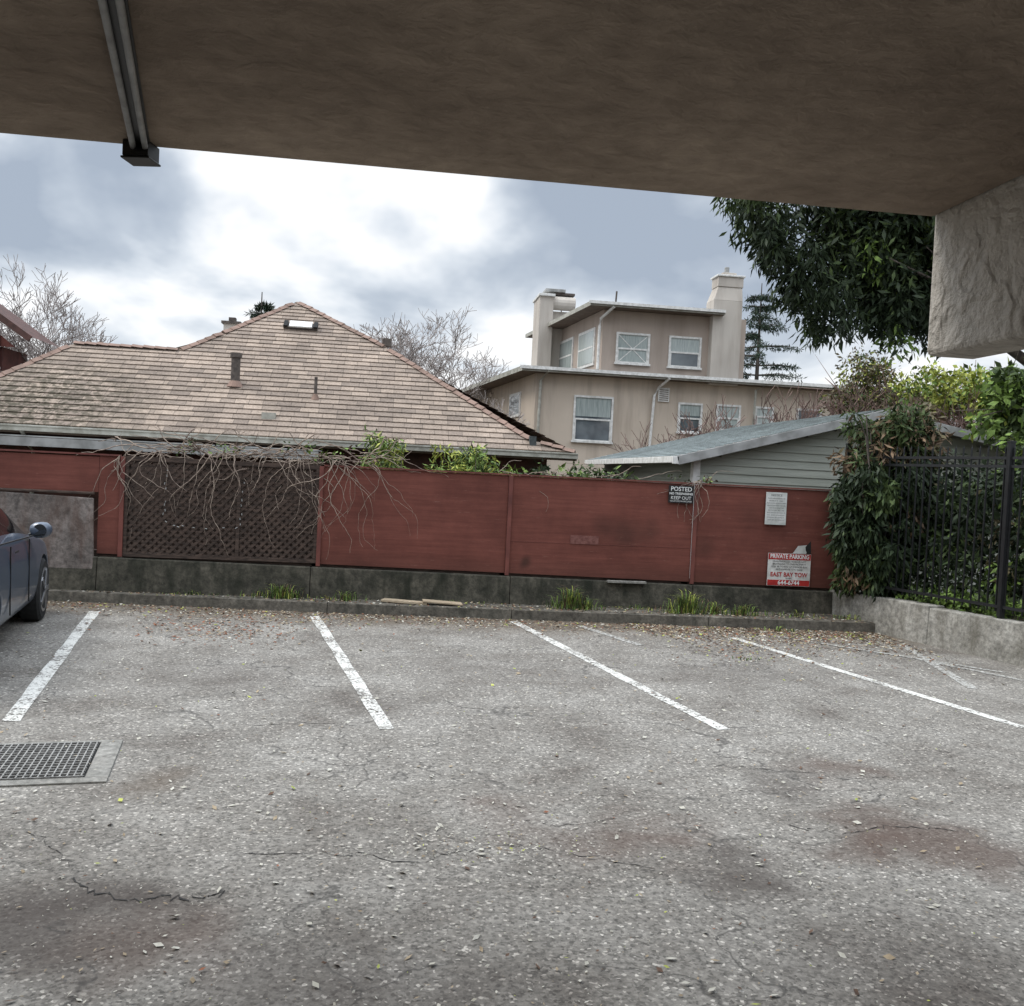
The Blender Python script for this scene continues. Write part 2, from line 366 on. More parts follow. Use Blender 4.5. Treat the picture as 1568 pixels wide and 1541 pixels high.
# ================================================================ FENCE
e=empty('red_wooden_fence')
def fb(x): return .605-.0125*(x+3.5)
mb=MB()
def panel(x0,x1,z0=None,top=1.885,y=12.93,mat=m_red):
    b0=fb(x0) if z0 is None else z0; b1=fb(x1) if z0 is None else z0
    mb.prism([(x0,y,b0),(x1,y,b1),(x1,y+.02,b1),(x0,y+.02,b0),(x0,y,top),(x1,y,top),(x1,y+.02,top),(x0,y+.02,top)],mat)
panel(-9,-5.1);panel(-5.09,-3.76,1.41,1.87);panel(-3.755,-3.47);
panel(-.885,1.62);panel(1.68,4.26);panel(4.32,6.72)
panel(1.69,4.25,.98,.985,y=12.926,mat=m_redd)
mb.obj('plywood_panels',e)
mb=MB()
for x in (-3.46,-.91,1.65,4.29,6.72):
    mb.box(x-.028,x+.028,12.90,12.925,fb(x)-.03,1.885,m_redd)
mb.obj('battens',e,bevel=.004)
mb=MB()
for a,b in ((-9,-3.5),(-.88,1.65),(1.655,4.29),(4.295,6.74)): mb.box(a,b,12.905,12.99,1.888,1.91,m_redd)
for a,b in ((-9,-3.5),(-3.43,-.94),(-.88,1.65),(1.655,4.29),(4.295,6.7)):
    mb.prism([(a,12.97,fb(a)-.04),(b,12.97,fb(b)-.04),(b,13.03,fb(b)-.04),(a,13.03,fb(a)-.04),(a,12.97,fb(a)+.04),(b,12.97,fb(b)+.04),(b,13.03,fb(b)+.04),(a,13.03,fb(a)+.04)],m_dkwood)
for x in (-8,-6,-3.4,-.95,1.6,4.2,6.6): mb.box(x-.045,x+.045,12.97,13.06,.3,1.88,m_dkwood)
mb.obj('cap_and_rails',e)
mb=MB(); mb.prism([(-5.1,12.86,.14),(-3.77,12.86,.14),(-3.76,12.9,.14),(-5.1,12.9,.14),(-5.1,12.86,1.37),(-3.8,12.86,1.33),(-3.8,12.9,1.33),(-5.1,12.9,1.37)],m_panel)
mb.box(-5.1,-3.79,12.85,12.905,1.375,1.41,m_dkwood); mb.obj('weathered_cement_panel',e,bevel=.01)
mb=MB()
for a,b in ((-3.43,-.94),):
    z0,z1=.6,1.86; sp=.105; w=.036
    H=z1-z0
    t=a-H
    while t<b:
        for sgn,yy in ((1,12.945),(-1,12.952)):
            p0=[t,z0];p1=[t+H,z1]
            if sgn<0: p0=[t,z1];p1=[t+H,z0]
            q0,q1=list(p0),list(p1)
            if q0[0]<a: f=(a-q0[0]); q0=[a,q0[1]+sgn*f]
            if q1[0]>b: f=(q1[0]-b); q1=[b,q1[1]-sgn*f]
            if q1[0]-q0[0]>.02: mb.beam((q0[0],yy,q0[1]),(q1[0],yy,q1[1]),.006,w,m_dkwood,up=(0,0,1))
        t+=sp
mb.box(-3.43,-.94,12.925,12.942,1.84,1.9,m_dkwood);mb.box(-3.43,-.94,12.925,12.942,.58,.63,m_dkwood);mb.box(-2.0,-1.955,12.925,12.942,.63,1.84,m_dkwood)
mb.box(-3.43,-3.39,12.925,12.942,.63,1.84,m_dkwood);mb.box(-.98,-.94,12.925,12.942,.63,1.84,m_dkwood)
mb.box(-2.8,-2.02,12.96,12.97,1.35,1.84,m_dkwood); mb.box(-1.93,-1.4,12.96,12.97,1.15,1.84,m_dkwood)
mb.obj('lattice',e)
mb=MB()
def dashes(pts):
    for (a,b) in zip(pts[:-1],pts[1:]):
        a=Vector(a);b=Vector(b);n=int((b-a).length/.055)
        for i in range(n):
            if random.random()<.3: continue
            p=a.lerp(b,i/n)+Vector((random.gauss(0,.008),0,random.gauss(0,.008))); q=p+(b-a).normalized()*.028+Vector((random.gauss(0,.004),0,random.gauss(0,.004))); mb.tube([p,q],.0065,m_pale,5)
dashes([(-2.90,12.91,1.75),(-2.92,12.91,1.45),(-2.92,12.91,1.06),(-2.86,12.91,1.01),(-2.4,12.91,1.0),(-2.0,12.91,1.0),(-1.94,12.91,1.05),(-1.94,12.91,1.3),(-1.92,12.91,1.66)])
mb.obj('rope_light_string',e)
mb=MB(); mb.box(-3.6,-.8,13.6,13.65,0,1.8,m_dkwood); mb.obj('rear_board_screen')
# ================================================================ SIGNS
def text(body,size,loc,mat,parent,rot=(math.radians(90),0,0),bold=.0,sx=1):
    c=bpy.data.curves.new('lettering','FONT'); c.body=body; c.size=size; c.align_x='CENTER'; c.align_y='CENTER'; c.offset=bold; c.resolution_u=3; c.materials.append(mat)
    o=bpy.data.objects.new('lettering',c); link(o,parent); o.location=loc; o.rotation_euler=rot; o.scale=(sx,1,1); return o
m_signw=simple('sign_white',(.62,.61,.58),(.45,.44,.41),9,.5); m_signr=simple('sign_red',(.42,.03,.025),(.28,.02,.02),9,.5); m_signk=simple('sign_black',(.02,.02,.02),(.012,.012,.012),9,.5)
m_ltxt=simple('letter_white',(.7,.7,.68),(.6,.6,.58),9,.5); m_ink=simple('ink_grey',(.1,.1,.1),(.06,.06,.06),9,.6); m_paper=simple('paper',(.58,.58,.56),(.42,.43,.40),7,.7)
e=empty('private_parking_sign'); mb=MB(); x0,x1,z0,z1=5.39,6.03,.50,.965
mb.box(x0,x1,12.885,12.893,z0,z1,m_signw); mb.box(x0+.005,x1-.005,12.882,12.8845,.875,z1-.005,m_signr); mb.box(x0+.005,x1-.005,12.882,12.8845,z0+.005,.585,m_signr); mb.obj('panel',e)
cx=(x0+x1)/2
text('PRIVATE PARKING',.083,(cx,12.879,.92),m_ltxt,e,bold=.002,sx=.86)
for i,l in enumerate(['UNAUTHORIZED VEHICLES NOT','BELONGING TO THIS PROPERTY','WILL BE TOWED AT OWNERS RISK','AND EXPENSE  CVC 22658']): text(l,.034,(cx,12.881,.85-i*.038),m_signk,e)
text('EAST BAY TOW',.085,(cx,12.880,.66),m_signr,e,bold=.002,sx=.92); text('24 HRS',.03,(cx,12.881,.608),m_signk,e); text('644-6744',.085,(cx,12.879,.545),m_ltxt,e,bold=.002)
e=empty('no_trespassing_sign'); mb=MB(); mb.box(3.88,4.24,12.885,12.893,1.615,1.86,m_signk); mb.obj('panel',e)
text('POSTED',.085,(4.06,12.881,1.81),m_ltxt,e,bold=.001); text('NO TRESPASSING',.043,(4.06,12.881,1.745),m_ltxt,e,bold=.001); text('KEEP OUT',.065,(4.06,12.881,1.685),m_ltxt,e); text('VIOLATORS PROSECUTED',.027,(4.06,12.881,1.64),m_ltxt,e)
e=empty('paper_notice_sign'); mb=MB(); mb.box(5.31,5.62,12.885,12.893,1.37,1.83,m_paper); mb.obj('sheet',e)
text('NOTICE',.045,(5.465,12.881,1.79),m_ink,e)
for i in range(10): text(''.join(random.choice('nmeaori tsl ') for _ in range(26)),.026,(5.465,12.881,1.745-i*.034),m_ink,e)
e=empty('faded_stencil_sign'); mb=MB(); mb.box(2.52,2.92,12.922,12.927,.98,1.10,simple('faded_red',(.19,.085,.07),(.12,.045,.038),20)); mb.obj('plate',e)
mb=MB()
mb.poly([(5.75,12.88,.97),(5.95,12.878,.97),(5.98,12.87,1.1),(5.82,12.87,1.08)],m_paper);mb.poly([(5.95,12.88,.97),(6.02,12.87,.97),(6.0,12.85,1.16),(5.93,12.87,1.07)],m_signk); mb.obj('torn_paper_scrap')
# ================================================================ RIGHT WALL + IRON FENCE
def wl(y,off=0): return 6.68-.284*(y-11.75)+off
mb=MB()
ys=[12.95,11.2,9.4,7.6,5.8]
for i in range(4):
    a,b=ys[i]-.004,ys[i+1]+.004
    mb.prism([(wl(b),b,-.1),(wl(b,.24),b,-.1),(wl(a,.24),a,-.1),(wl(a),a,-.1),(wl(b,.02),b,.50),(wl(b,.24),b,.50),(wl(a,.24),a,.47),(wl(a,.02),a,.47)],m_rwall)
mb.obj('concrete_side_wall',bevel=.015)
mb=MB()
y=12.9
while y>5.9:
    x=wl(y,.12); mb.box(x-.008,x+.008,y-.008,y+.008,.56,2.50,m_iron); mb.poly([(x-.008,y-.008,2.5),(x+.008,y-.008,2.5),(x,y,2.54)],m_iron); y-=.115
for z in (.62,2.28,2.38): 
    mb.beam((wl(12.9,.12),12.9,z),(wl(5.9,.12),5.9,z),.032,.034,m_iron)
for y in (12.85,10.3,7.8): x=wl(y,.12); mb.box(x-.032,x+.032,y-.032,y+.032,.45,2.56,m_iron); mb.box(x-.038,x+.038,y-.038,y+.038,2.56,2.58,m_iron)
mb.obj('iron_fence')
# ================================================================ BROWN ROOF HOUSE
H=empty('brown_shingle_house')
def clip(poly,axis,val,keep_greater):
    out=[]
    for i in range(len(poly)):
        a=poly[i];b=poly[(i+1)%len(poly)]
        ia=(a[axis]>=val)==keep_greater; ib=(b[axis]>=val)==keep_greater
        if ia: out.append(a)
        if ia!=ib:
            t=(val-a[axis])/(b[axis]-a[axis]); out.append(tuple(a[k]+(b[k]-a[k])*t for k in range(2)))
    return out
def roof_plane(mb,pts,mat,course=.19,lift=.02):
    P=[Vector(p) for p in pts]; n=(P[1]-P[0]).cross(P[2]-P[0])
    for i in range(3,len(P)):
        m=(P[1]-P[0]).cross(P[i]-P[0])
        if m.length>n.length: n=m
    n.normalize()
    if n.z<0: n=-n
    e=Vector((0,0,1)).cross(n).normalized(); w=n.cross(e)
    if w.z<0: w=-w; 
    o=P[0]; P2=[((p-o).dot(e),(p-o).dot(w)) for p in P]
    lo=min(p[1] for p in P2); hi=max(p[1] for p in P2); k=0; y=lo
    while y<hi-1e-4:
        y2=min(y+course,hi); c=clip(P2,1,y,True)
        if len(c)>=3: c=clip(c,1,y2+1e-6,False)
        if len(c)>=3:
            pts3=[];uv=[]; bot=[]
            for (a,b) in c:
                t=1-(b-y)/course; q=o+e*a+w*b+n*(lift*t); pts3.append(q); uv.append((a+10,(k*course)+(b-y)+.001))
                if abs(b-y)<1e-5: bot.append((a,q))
            mb.poly(pts3,mat,uv)
            if len(bot)>=2:
                bot.sort(key=lambda z:z[0]); a,b=bot[0][1],bot[-1][1]
                mb.poly([a-n*lift,b-n*lift,b,a],mat,[(bot[0][0]+10,k*course+.02),(bot[-1][0]+10,k*course+.02),(bot[-1][0]+10,k*course+.03),(bot[0][0]+10,k*course+.03)])
        y=y2;k+=1
def rz(y): return 2.35+.62*(y-17)
ap=(-2.28,22.23,5.593); rr=(3.32,17,2.35); vl=(-4.28,19.76,4.061); wr=(-6.3,19.76,4.061); wlft=(-8.1,17,2.35)
mb=MB()
roof_plane(mb,[(-4.28,17,2.35),rr,(2.55,17.32,rz(17.32)),(-.23,20.42,rz(20.42)),ap,(-3.61,20.55,rz(20.55)),vl],m_shin)
roof_plane(mb,[wlft,(-4.28,17,2.35),vl,wr],m_shin)
roof_plane(mb,[rr,(3.32,27.46,2.35),ap],m_shin)
roof_plane(mb,[vl,ap,(-6.49,27.46,2.35),(-6.49,19.8,2.35)],m_shin)
roof_plane(mb,[wr,vl,(-4.28,22.5,2.35),(-8.1,22.5,2.35)],m_shin)
roof_plane(mb,[(-8.1,22.5,2.35),wlft,wr],m_shin)
mb.poly([ap,(3.32,27.46,2.35),(-6.49,27.46,2.35)],m_shin)
mb.obj('roof',H)
mb=MB()
def caps(a,b,w=.2,step=.22):
    a=Vector(a);b=Vector(b);L=(b-a).length;d=(b-a)/L;n=int(L/step)
    sd=d.cross(Vector((0,0,1))).normalized()*w/2
    for i in range(n):
        p=a+d*i*step+Vector((0,0,.045)); q=p+d*step*1.02; dz=Vector((0,0,-.055)); lf=Vector((0,0,.018))
        p=p+Vector((0,0,random.gauss(0,.006)))
        mb.poly([p+lf,p-sd+dz+lf,q-sd+dz,q],m_cap); mb.poly([p+lf,q,q+sd+dz,p+sd+dz+lf],m_cap); mb.poly([p-sd+dz+lf,p+lf,p,p-sd+dz],m_cap); mb.poly([p+lf,p+sd+dz+lf,p+sd+dz,p],m_cap)
caps(rr,(2.55,17.32,rz(17.32)));caps((2.55,17.32,rz(17.32)),(-.23,20.42,rz(20.42)));caps((-.23,20.42,rz(20.42)),ap)
caps(vl,(-3.61,20.55,rz(20.55)));caps((-3.61,20.55,rz(20.55)),ap);caps(wr,vl);caps(wlft,wr)
mb.obj('ridge_caps',H)
mb=MB(); mb.box(-7.6,2.9,17.55,27,0,2.3,simple('house_wall_dark',(.10,.045,.035),(.05,.028,.022),4)); 
mb.box(-8.1,3.3,17.05,17.53,2.24,2.27,m_soffit); mb.obj('walls',H)
mb=MB(); mb.box(-8.15,3.36,16.9,17.0,2.235,2.335,m_gut); mb.box(-8.15,3.36,17.0,17.03,2.2,2.33,m_soffit); mb.box(-8.15,3.36,16.885,16.915,2.31,2.34,m_gut)
mb.tube([(-6.2,16.95,2.24),(-6.2,17.3,2.0),(-6.2,17.5,1.9),(-6.2,17.5,.2)],.035,m_gut,8); mb.obj('gutter',H,bevel=.006)
mb=MB(); mb.box(-8,-1.2,16.0,16.06,1.98,2.12,m_pale); mb.box(-8,-1.2,16.06,17.5,2.13,2.15,m_pale); mb.obj('lean_to_fascia',H)
mb=MB(); mb.tube([(-3.0,18.6,3.25),(-3.0,18.6,3.86)],.085,m_pipe,12); mb.tube([(-3.0,18.6,3.86),(-3.0,18.6,3.95)],.11,m_pipe,12); mb.tube([(-3.0,18.6,3.3),(-3.0,18.6,3.42)],[.17,.09],m_cap,12)
mb.tube([(-1.47,18.31,3.1),(-1.47,18.31,3.56)],.03,m_pipe,8); mb.tube([(-1.47,18.31,3.12),(-1.47,18.31,3.24)],[.1,.035],m_cap,10)
mb.box(-2.34,-2.1,17.5,17.64,2.66,2.8,m_gut); mb.box(2.5,2.62,17.15,17.3,2.4,2.62,m_slate)
mb.tube([(-.2,20.5,4.5),(-.2,20.5,4.66)],.10,m_pipe,10); mb.obj('roof_vents',H)
mb=MB(); M=Matrix.Translation((-2.05,20.95,rz(20.95)+.03))@Matrix.Rotation(math.atan(.62),4,'X'); mb.M=M
mb.box(-.36,.36,-.08,.16,0,.05,m_pipe); mb.box(-.24,.24,-.1,.18,.05,.085,m_white); mb.box(-.36,-.27,-.1,.18,.05,.09,m_dark); mb.box(.27,.36,-.1,.18,.05,.09,m_dark); mb.obj('ridge_vent',H,bevel=.006)
mb=MB(); mb.box(-4.2,-3.84,24,24.4,3.5,5.25,m_chim); mb.box(-4.25,-3.79,23.95,24.45,5.25,5.31,m_pipe); mb.box(-4.1,-3.94,24.1,24.3,5.31,5.42,m_pipe)
mb.poly([(-6.2,23,4.1),(-3.8,23,4.9),(-3.4,25,4.9),(-6.4,25,4.1)],m_flat)
mb.obj('chimney',H)
# ================================================================ GARAGE
G=empty('green_clapboard_garage')
rx,rzz=7.84,3.24; ex,ez=4.45,2.32; ex2,ez2=11.2,2.62; y0,y1=14.35,21.2
mb=MB()
roof_plane(mb,[(ex,y0,ez),(rx,y0,rzz),(rx,y1,rzz),(ex,y1,ez)],m_slate,.15,.012)
roof_plane(mb,[(ex2,y0,ez2),(rx,y0,rzz),(rx,y1,rzz),(ex2,y1,ez2)],m_slate,.15,.012)
mb.obj('roof',G)
mb=MB()
d=Vector((0,0,-.075))
mb.beam(Vector((ex-.02,y0-.015,ez))+d,Vector((rx,y0-.015,rzz))+d,.03,.14,m_pale); mb.beam(Vector((ex2+.02,y0-.015,ez2))+d,Vector((rx+.005,y0-.015,rzz))+d,.03,.14,m_pale)
mb.beam(Vector((ex+.1,y0+.1,ez-.1)),Vector((rx,y0+.1,rzz-.1)),.2,.02,m_pale); mb.beam(Vector((ex2,y0+.1,ez2-.1)),Vector((rx,y0+.1,rzz-.1)),.2,.02,m_pale)
mb.beam((ex-.04,y0,ez-.06),(ex-.04,y1,ez-.06),.08,.1,m_white)
mb.box(ex-.1,ex+.0,y0-.03,y0+.02,ez-.13,ez-.01,m_white)
mb.obj('rake_boards_and_gutter',G,bevel=.006)
mb=MB(); wy=14.6; wx0,wx1=4.8,10.9
def top(x): return (ez+(x-ex)*(rzz-ez)/(rx-ex) if x<rx else rzz-(x-rx)*(rzz-ez2)/(ex2-rx))-.06
z=0
while z<3.2:
    z2=z+.13
    a,b=wx0,wx1
    if z2>top(a): a=ex+(z2+.06-ez)*(rx-ex)/(rzz-ez)
    if z2>top(b): b=rx+(rzz-.06-z2)*(ex2-rx)/(rzz-ez2)
    if b-a>.1:
        mb.prism([(a,wy-.022,z),(b,wy-.022,z),(b,wy+.03,z),(a,wy+.03,z),(a,wy-.004,z2),(b,wy-.004,z2),(b,wy+.03,z2),(a,wy+.03,z2)],m_clap)
    if z2<top(wx0): mb.prism([(wx0-.022,wy+.04,z),(wx0+.03,wy+.04,z),(wx0+.03,21,z),(wx0-.022,21,z),(wx0-.004,wy+.04,z2),(wx0+.03,wy+.04,z2),(wx0+.03,21,z2),(wx0-.004,21,z2)],m_clap)
    z=z2
mb.poly([(wx0,wy+.035,0),(wx1,wy+.035,0),(wx1,wy+.035,top(wx1)),(rx,wy+.035,top(rx)),(wx0,wy+.035,top(wx0))],m_clap)
mb.box(wx1-.02,wx1+.03,wy+.04,21,0,2.6,m_clap)
mb.obj('clapboard_walls',G)
mb=MB(); mb.box(wx0-.03,wx0+.08,wy-.035,wy-.024,0,2.36,m_white); mb.box(wx0-.035,wx0-.024,wy-.03,wy+.1,0,2.3,m_white); mb.obj('corner_trim',G)
# ================================================================ TWO STOREY HOUSE
T=empty('beige_two_storey_house')
def wall_win(mb,x0,x1,z0,z1,y,glass=m_glass,x_tape=False,blind=False):
    f=.07
    mb.box(x0-f,x1+f,y-.06,y+.02,z1,z1+f,m_white);mb.box(x0-f-.04,x1+f+.04,y-.10,y+.02,z0-f,z0,m_white)
    mb.box(x0-f,x0,y-.058,y+.02,z0,z1,m_white);mb.box(x1,x1+f,y-.058,y+.02,z0,z1,m_white)
    mb.box(x0,x1,y-.015,y-.01,z0,z1,glass)
    zm=(z0+z1)/2; mb.box(x0,x1,y-.045,y-.016,zm-.03,zm+.03,m_white)
    mb.box(x0,x0+.035,y-.04,y-.016,z0,zm-.03,m_white);mb.box(x1-.035,x1,y-.04,y-.016,z0,zm-.03,m_white);mb.box(x0+.035,x1-.035,y-.04,y-.016,z0,z0+.04,m_white)
    if x_tape:
        mb.beam((x0,y-.02,z0),(x1,y-.02,z1),.006,.03,m_white);mb.beam((x0,y-.026,z1),(x1,y-.026,z0),.006,.03,m_white)
    if blind: mb.box(x0+.02,x1-.02,y-.0165,y-.0155,zm+.1,z1,m_curt)
mb=MB()
mb.prism([(4.85,32.5,0),(20.2,32.5,0),(20.2,44,0),(3.6,44,0),(4.85,32.5,5.45),(20.2,32.5,5.45),(20.2,44,5.45),(3.6,44,5.45)],m_beige)
mb.prism([(7.12,32.55,5.46),(12.3,32.55,5.46),(12.3,40,5.46),(6.3,40,5.46),(7.12,32.55,7.8),(12.3,32.55,7.8),(12.3,40,7.8),(6.3,40,7.8)],m_beige2)
mb.obj('stucco_walls',T)
mb=MB()
def slab(c,z,t,mat):
    n=len(c); mb.poly([(x,y,z) for x,y in c][::-1],m_soffit); mb.poly([(x,y,z+t) for x,y in c],m_flat)
    for i in range(n):
        a=c[i];b=c[(i+1)%n]; mb.poly([(a[0],a[1],z),(b[0],b[1],z),(b[0],b[1],z+t),(a[0],a[1],z+t)],mat)
slab([(4.28,32.0),(20.6,32.0),(20.6,44.5),(2.75,44.5)],5.455,.16,m_gut)
slab([(4.2,31.93),(20.65,31.93),(20.65,32.0),(4.27,32.0)],5.52,.11,m_white)
mb.poly([(4.28,32.0,5.62),(20.6,32,5.62),(19,36,6.1),(6.6,36,6.1)],m_flat); mb.poly([(4.28,32,5.62),(6.6,36,6.1),(6,44,6.1),(2.75,44.5,5.62)],m_flat)
slab([(6.52,31.95),(11.3,31.95),(11.3,36),(12.9,36),(12.9,40.6),(5.5,40.6)],7.81,.15,m_gut)
slab([(6.46,31.88),(11.3,31.88),(11.3,31.95),(6.52,31.95)],7.87,.1,m_white)
mb.poly([(6.6,32.0,7.97),(11.25,32,7.97),(9.5,36,8.35),(9,36,8.35)],m_flat)
mb.obj('roofs_and_eaves',T)
mb=MB()
wall_win(mb,7.68,8.75,6.0,6.98,32.55,m_curt,True); wall_win(mb,9.58,10.62,5.98,6.98,32.55,m_curt,False,False)
mb.box(9.6,10.6,32.526,32.5335,6.0,6.45,m_glass)
wall_win(mb,6.28,7.55,3.2,4.7,32.5,m_glass,False,True); wall_win(mb,10.02,10.77,3.7,4.66,32.5,m_glass,False,True); wall_win(mb,11.42,12.18,3.85,4.68,32.5,m_curt); wall_win(mb,12.85,13.4,4.1,4.68,32.5,m_curt); wall_win(mb,14.4,15.2,4.0,4.7,32.5,m_glass); wall_win(mb,16.6,17.4,4.0,4.7,32.5,m_glass)
for ya,yb in ((33.3,35.2),(35.9,38.2)):
    fx=lambda y:7.12-.82*(y-32.55)/7.45
    a=Vector((fx(ya)-.02,ya,6.62));b=Vector((fx(yb)-.02,yb,6.62)); mb.beam(a,b,.05,1.35,m_white); off=Vector((-.03,.0,0)); dd=(b-a).normalized()*.1
    mb.beam(a+off+dd,b+off-dd,.012,1.15,m_curt); mb.beam(a+off*1.3+dd,b+off*1.3-dd,.012,.06,m_white)
fx=lambda y:4.85-1.25*(y-32.5)/11.5
for ya,yb in ((34.5,36.2),):
    a=Vector((fx(ya)-.02,ya,4.5));b=Vector((fx(yb)-.02,yb,4.5)); mb.beam(a,b,.05,.9,m_white); mb.beam(a+Vector((-.03,.1,0)),b+Vector((-.03,-.1,0)),.012,.7,m_glass)
mb.obj('windows',T)
mb=MB()
mb.box(9.2,9.6,32.44,32.5,4.72,5.2,m_white)
for i in range(6): mb.box(9.24,9.56,32.43,32.439,4.76+i*.07,4.79+i*.07,m_soffit)
mb.obj('louvre_vent',T)
mb=MB()
mb.tube([(7.35,31.95,7.82),(7.0,32.4,7.45),(6.98,32.46,7.2),(6.98,32.46,5.7)],.05,m_white,8); mb.tube([(9.45,31.97,5.5),(9.2,32.4,5.2),(9.05,32.42,4.9),(8.95,32.42,2.6)],.05,m_white,8)
mb.tube([(5.2,31.97,5.5),(5.0,32.4,5.2),(4.98,32.42,3)],.05,m_gut,8); mb.tube([(7.4,32,7.9),(7.42,32,8.35)],.03,m_pipe,6)
mb.tube([(13.2,32.0,5.6),(12.7,32.3,5.3),(12.7,32.42,3)],.045,m_gut,8)
mb.obj('downspouts',T)
mb=MB()
mb.box(10.95,12.0,32.2,33.0,5.4,8.35,m_chim); mb.prism([(10.95,32.2,8.35),(12.0,32.2,8.35),(12.0,33,8.35),(10.95,33,8.35),(11.12,32.3,8.85),(12.0,32.3,8.85),(12.0,32.95,8.85),(11.12,32.95,8.85)],m_chim)
mb.box(11.1,12.02,32.27,32.97,8.85,9.2,m_chim); mb.box(11.05,12.07,32.22,33.02,9.2,9.27,m_white); mb.box(11.3,11.8,32.4,32.8,9.27,9.38,m_chim); mb.tube([(11.5,32.6,9.38),(11.5,32.6,9.6)],.09,m_pale,8)
mb.obj('right_chimney',T,bevel=.015)
mb=MB()
mb.box(5.55,6.1,37.2,38.8,5.4,9.0,m_chim); mb.box(6.1,7.0,37.6,38.8,5.4,8.5,m_chim); mb.box(5.5,6.15,37.1,38.9,9.0,9.1,m_white); mb.box(6.15,7.0,37.5,38.8,9.14,9.24,m_pipe)
mb.tube([(6.1,37.5,8.8),(7.0,37.5,8.8)],.27,m_chim,14); mb.box(5.8,6.6,37.4,38.4,9.24,9.36,m_pale)
mb.obj('left_chimney',T,bevel=.015)
# ================================================================ RED HOUSE LEFT
N=empty('red_house'); mb=MB()
mb.box(-19,-11.4,29.5,31.4,0,4.9,simple('red_wall',(.13,.045,.036),(.08,.03,.025),3)); mb.obj('walls',N)
mb=MB(); m_rr=simple('dark_red_roof',(.11,.055,.046),(.065,.036,.03),5)
mb.poly([(-10.5,29,5.2),(-10.5,31.6,5.2),(-15,31.6,8.3),(-15,29,8.3)],m_rr); mb.poly([(-19.5,29,5.2),(-15,29,8.3),(-15,31.6,8.3),(-19.5,31.6,5.2)],m_rr)
mb.beam((-10.45,28.98,5.12),(-15,28.98,8.22),.05,.18,m_rr); mb.poly([(-19,29.4,4.9),(-11,29.4,4.9),(-15,29.4,8.1)],m_redd)
mb.obj('roof',N); mb=MB(); wall_win(mb,-11.95,-11.5,4.3,5.2,29.35); mb.obj('window',N)
mb=MB(); mb.box(-13.5,-8.6,23,28,0,3.55,m_dkwood); mb.box(-13.8,-8.3,22.8,28.2,3.55,3.68,m_pipe); mb.obj('flat_roofed_shed')
# ================================================================ CARPORT OVERHEAD
mb=MB()
mb.box(-12,1.9,-6,3.23,2.9,3.5,m_ceil); mb.box(2.1,9,-6,3.23,2.9,3.5,m_ceil); mb.obj('carport_ceiling_slab',bevel=.012)
mb=MB(); mb.box(1.902,2.098,-6,3.235,2.4,3.5,m_beam); mb.obj('downstand_beam',bevel=.02)
mb=MB(); mb.box(-12,9,-6.4,-6.01,0,3.5,m_beam); mb.obj('carport_rear_wall')
e=empty('ceiling_track'); mb=MB(); a=Vector((-.835,3.17,0)); dr=Vector((.19,-.982,0)); b=a+dr*4.2; sd=Vector((.982,.19,0))
z=Vector((0,0,2.894)); mb.beam(a+z,b+z,.062,.010,m_black); z=Vector((0,0,2.876))
mb.obj('backing_plate',e)
mb=MB(); mb.tube([a-sd*.018+z,b-sd*.018+z],.0095,m_steel,10); mb.tube([a+sd*.018+z,b+sd*.018+z],.0095,m_steel,10); mb.obj('rods',e,True)
mb=MB(); M=Matrix.Translation((-.838,3.19,2.855))@Matrix.Rotation(math.radians(-11),4,'Z'); mb.M=M
mb.box(-.042,.042,-.035,.05,-.006,.044,m_black); mb.box(-.047,.047,-.037,.054,-.014,-.007,m_black); mb.obj('end_bracket',e,bevel=.003)
# ================================================================ CAR
C=empty('parked_car')
yaw=math.radians(10.3)
CM=Matrix.Translation((-4.70,11.05,0))@Matrix.Rotation(yaw,4,'Z')
s=NT('car_paint'); m_car=s.done((.07,.09,.125),.32,None,spec=.5,metal=.15); s.b.inputs['Coat Weight'].default_value=.5
s=NT('car_glass'); m_cgl=s.done((.012,.014,.016),.04,None,spec=.9)
m_tyre=simple('tyre_rubber',(.025,.025,.025),(.015,.015,.015),20,.85); m_rim=simple('alloy_rim',(.4,.4,.41),(.3,.3,.31),20,.35,spec=.5,metal=.8)
m_headl=simple('headlamp',(.5,.52,.54),(.35,.36,.38),10,.1,spec=.8); m_tail=simple('tail_lamp',(.3,.02,.02),(.2,.01,.01),10,.15,spec=.8)
st=[(.90,.55,.34,.58,.62,.40),(.84,.74,.26,.68,.73,.55),(.70,.85,.22,.76,.82,.66),(.35,.90,.20,.86,.92,.74),(-.10,.91,.20,.93,.99,.76),(-.50,.91,.20,.98,1.04,.76),
(-.62,.91,.20,.99,1.10,.74),(-1.0,.915,.20,1.00,1.32,.68),(-1.35,.915,.20,1.01,1.46,.64),(-1.9,.915,.20,1.02,1.52,.64),(-2.6,.915,.20,1.04,1.51,.63),(-3.1,.91,.20,1.07,1.45,.61),(-3.45,.90,.22,1.09,1.28,.6),(-3.62,.87,.28,1.05,1.12,.6),(-3.70,.78,.36,.80,.86,.5)]
vs=[];fs=[];ms=[]
for (y,w,zb,zt,zr,rw) in st:
    half=[(w*.8,zb),(w*.97,zb+.06),(w*1.0,zb+(zt-zb)*.45),(w*.985,zb+(zt-zb)*.8),(w*.955,zt),(w*.93,zt+.015),(rw+.02,zr-.05),(rw*.85,zr-.01),(rw*.4,zr+.012)]
    ring=[(x,y,z) for x,z in half]+[(-x,y,z) for x,z in half[::-1]]
    vs+=ring
n=18
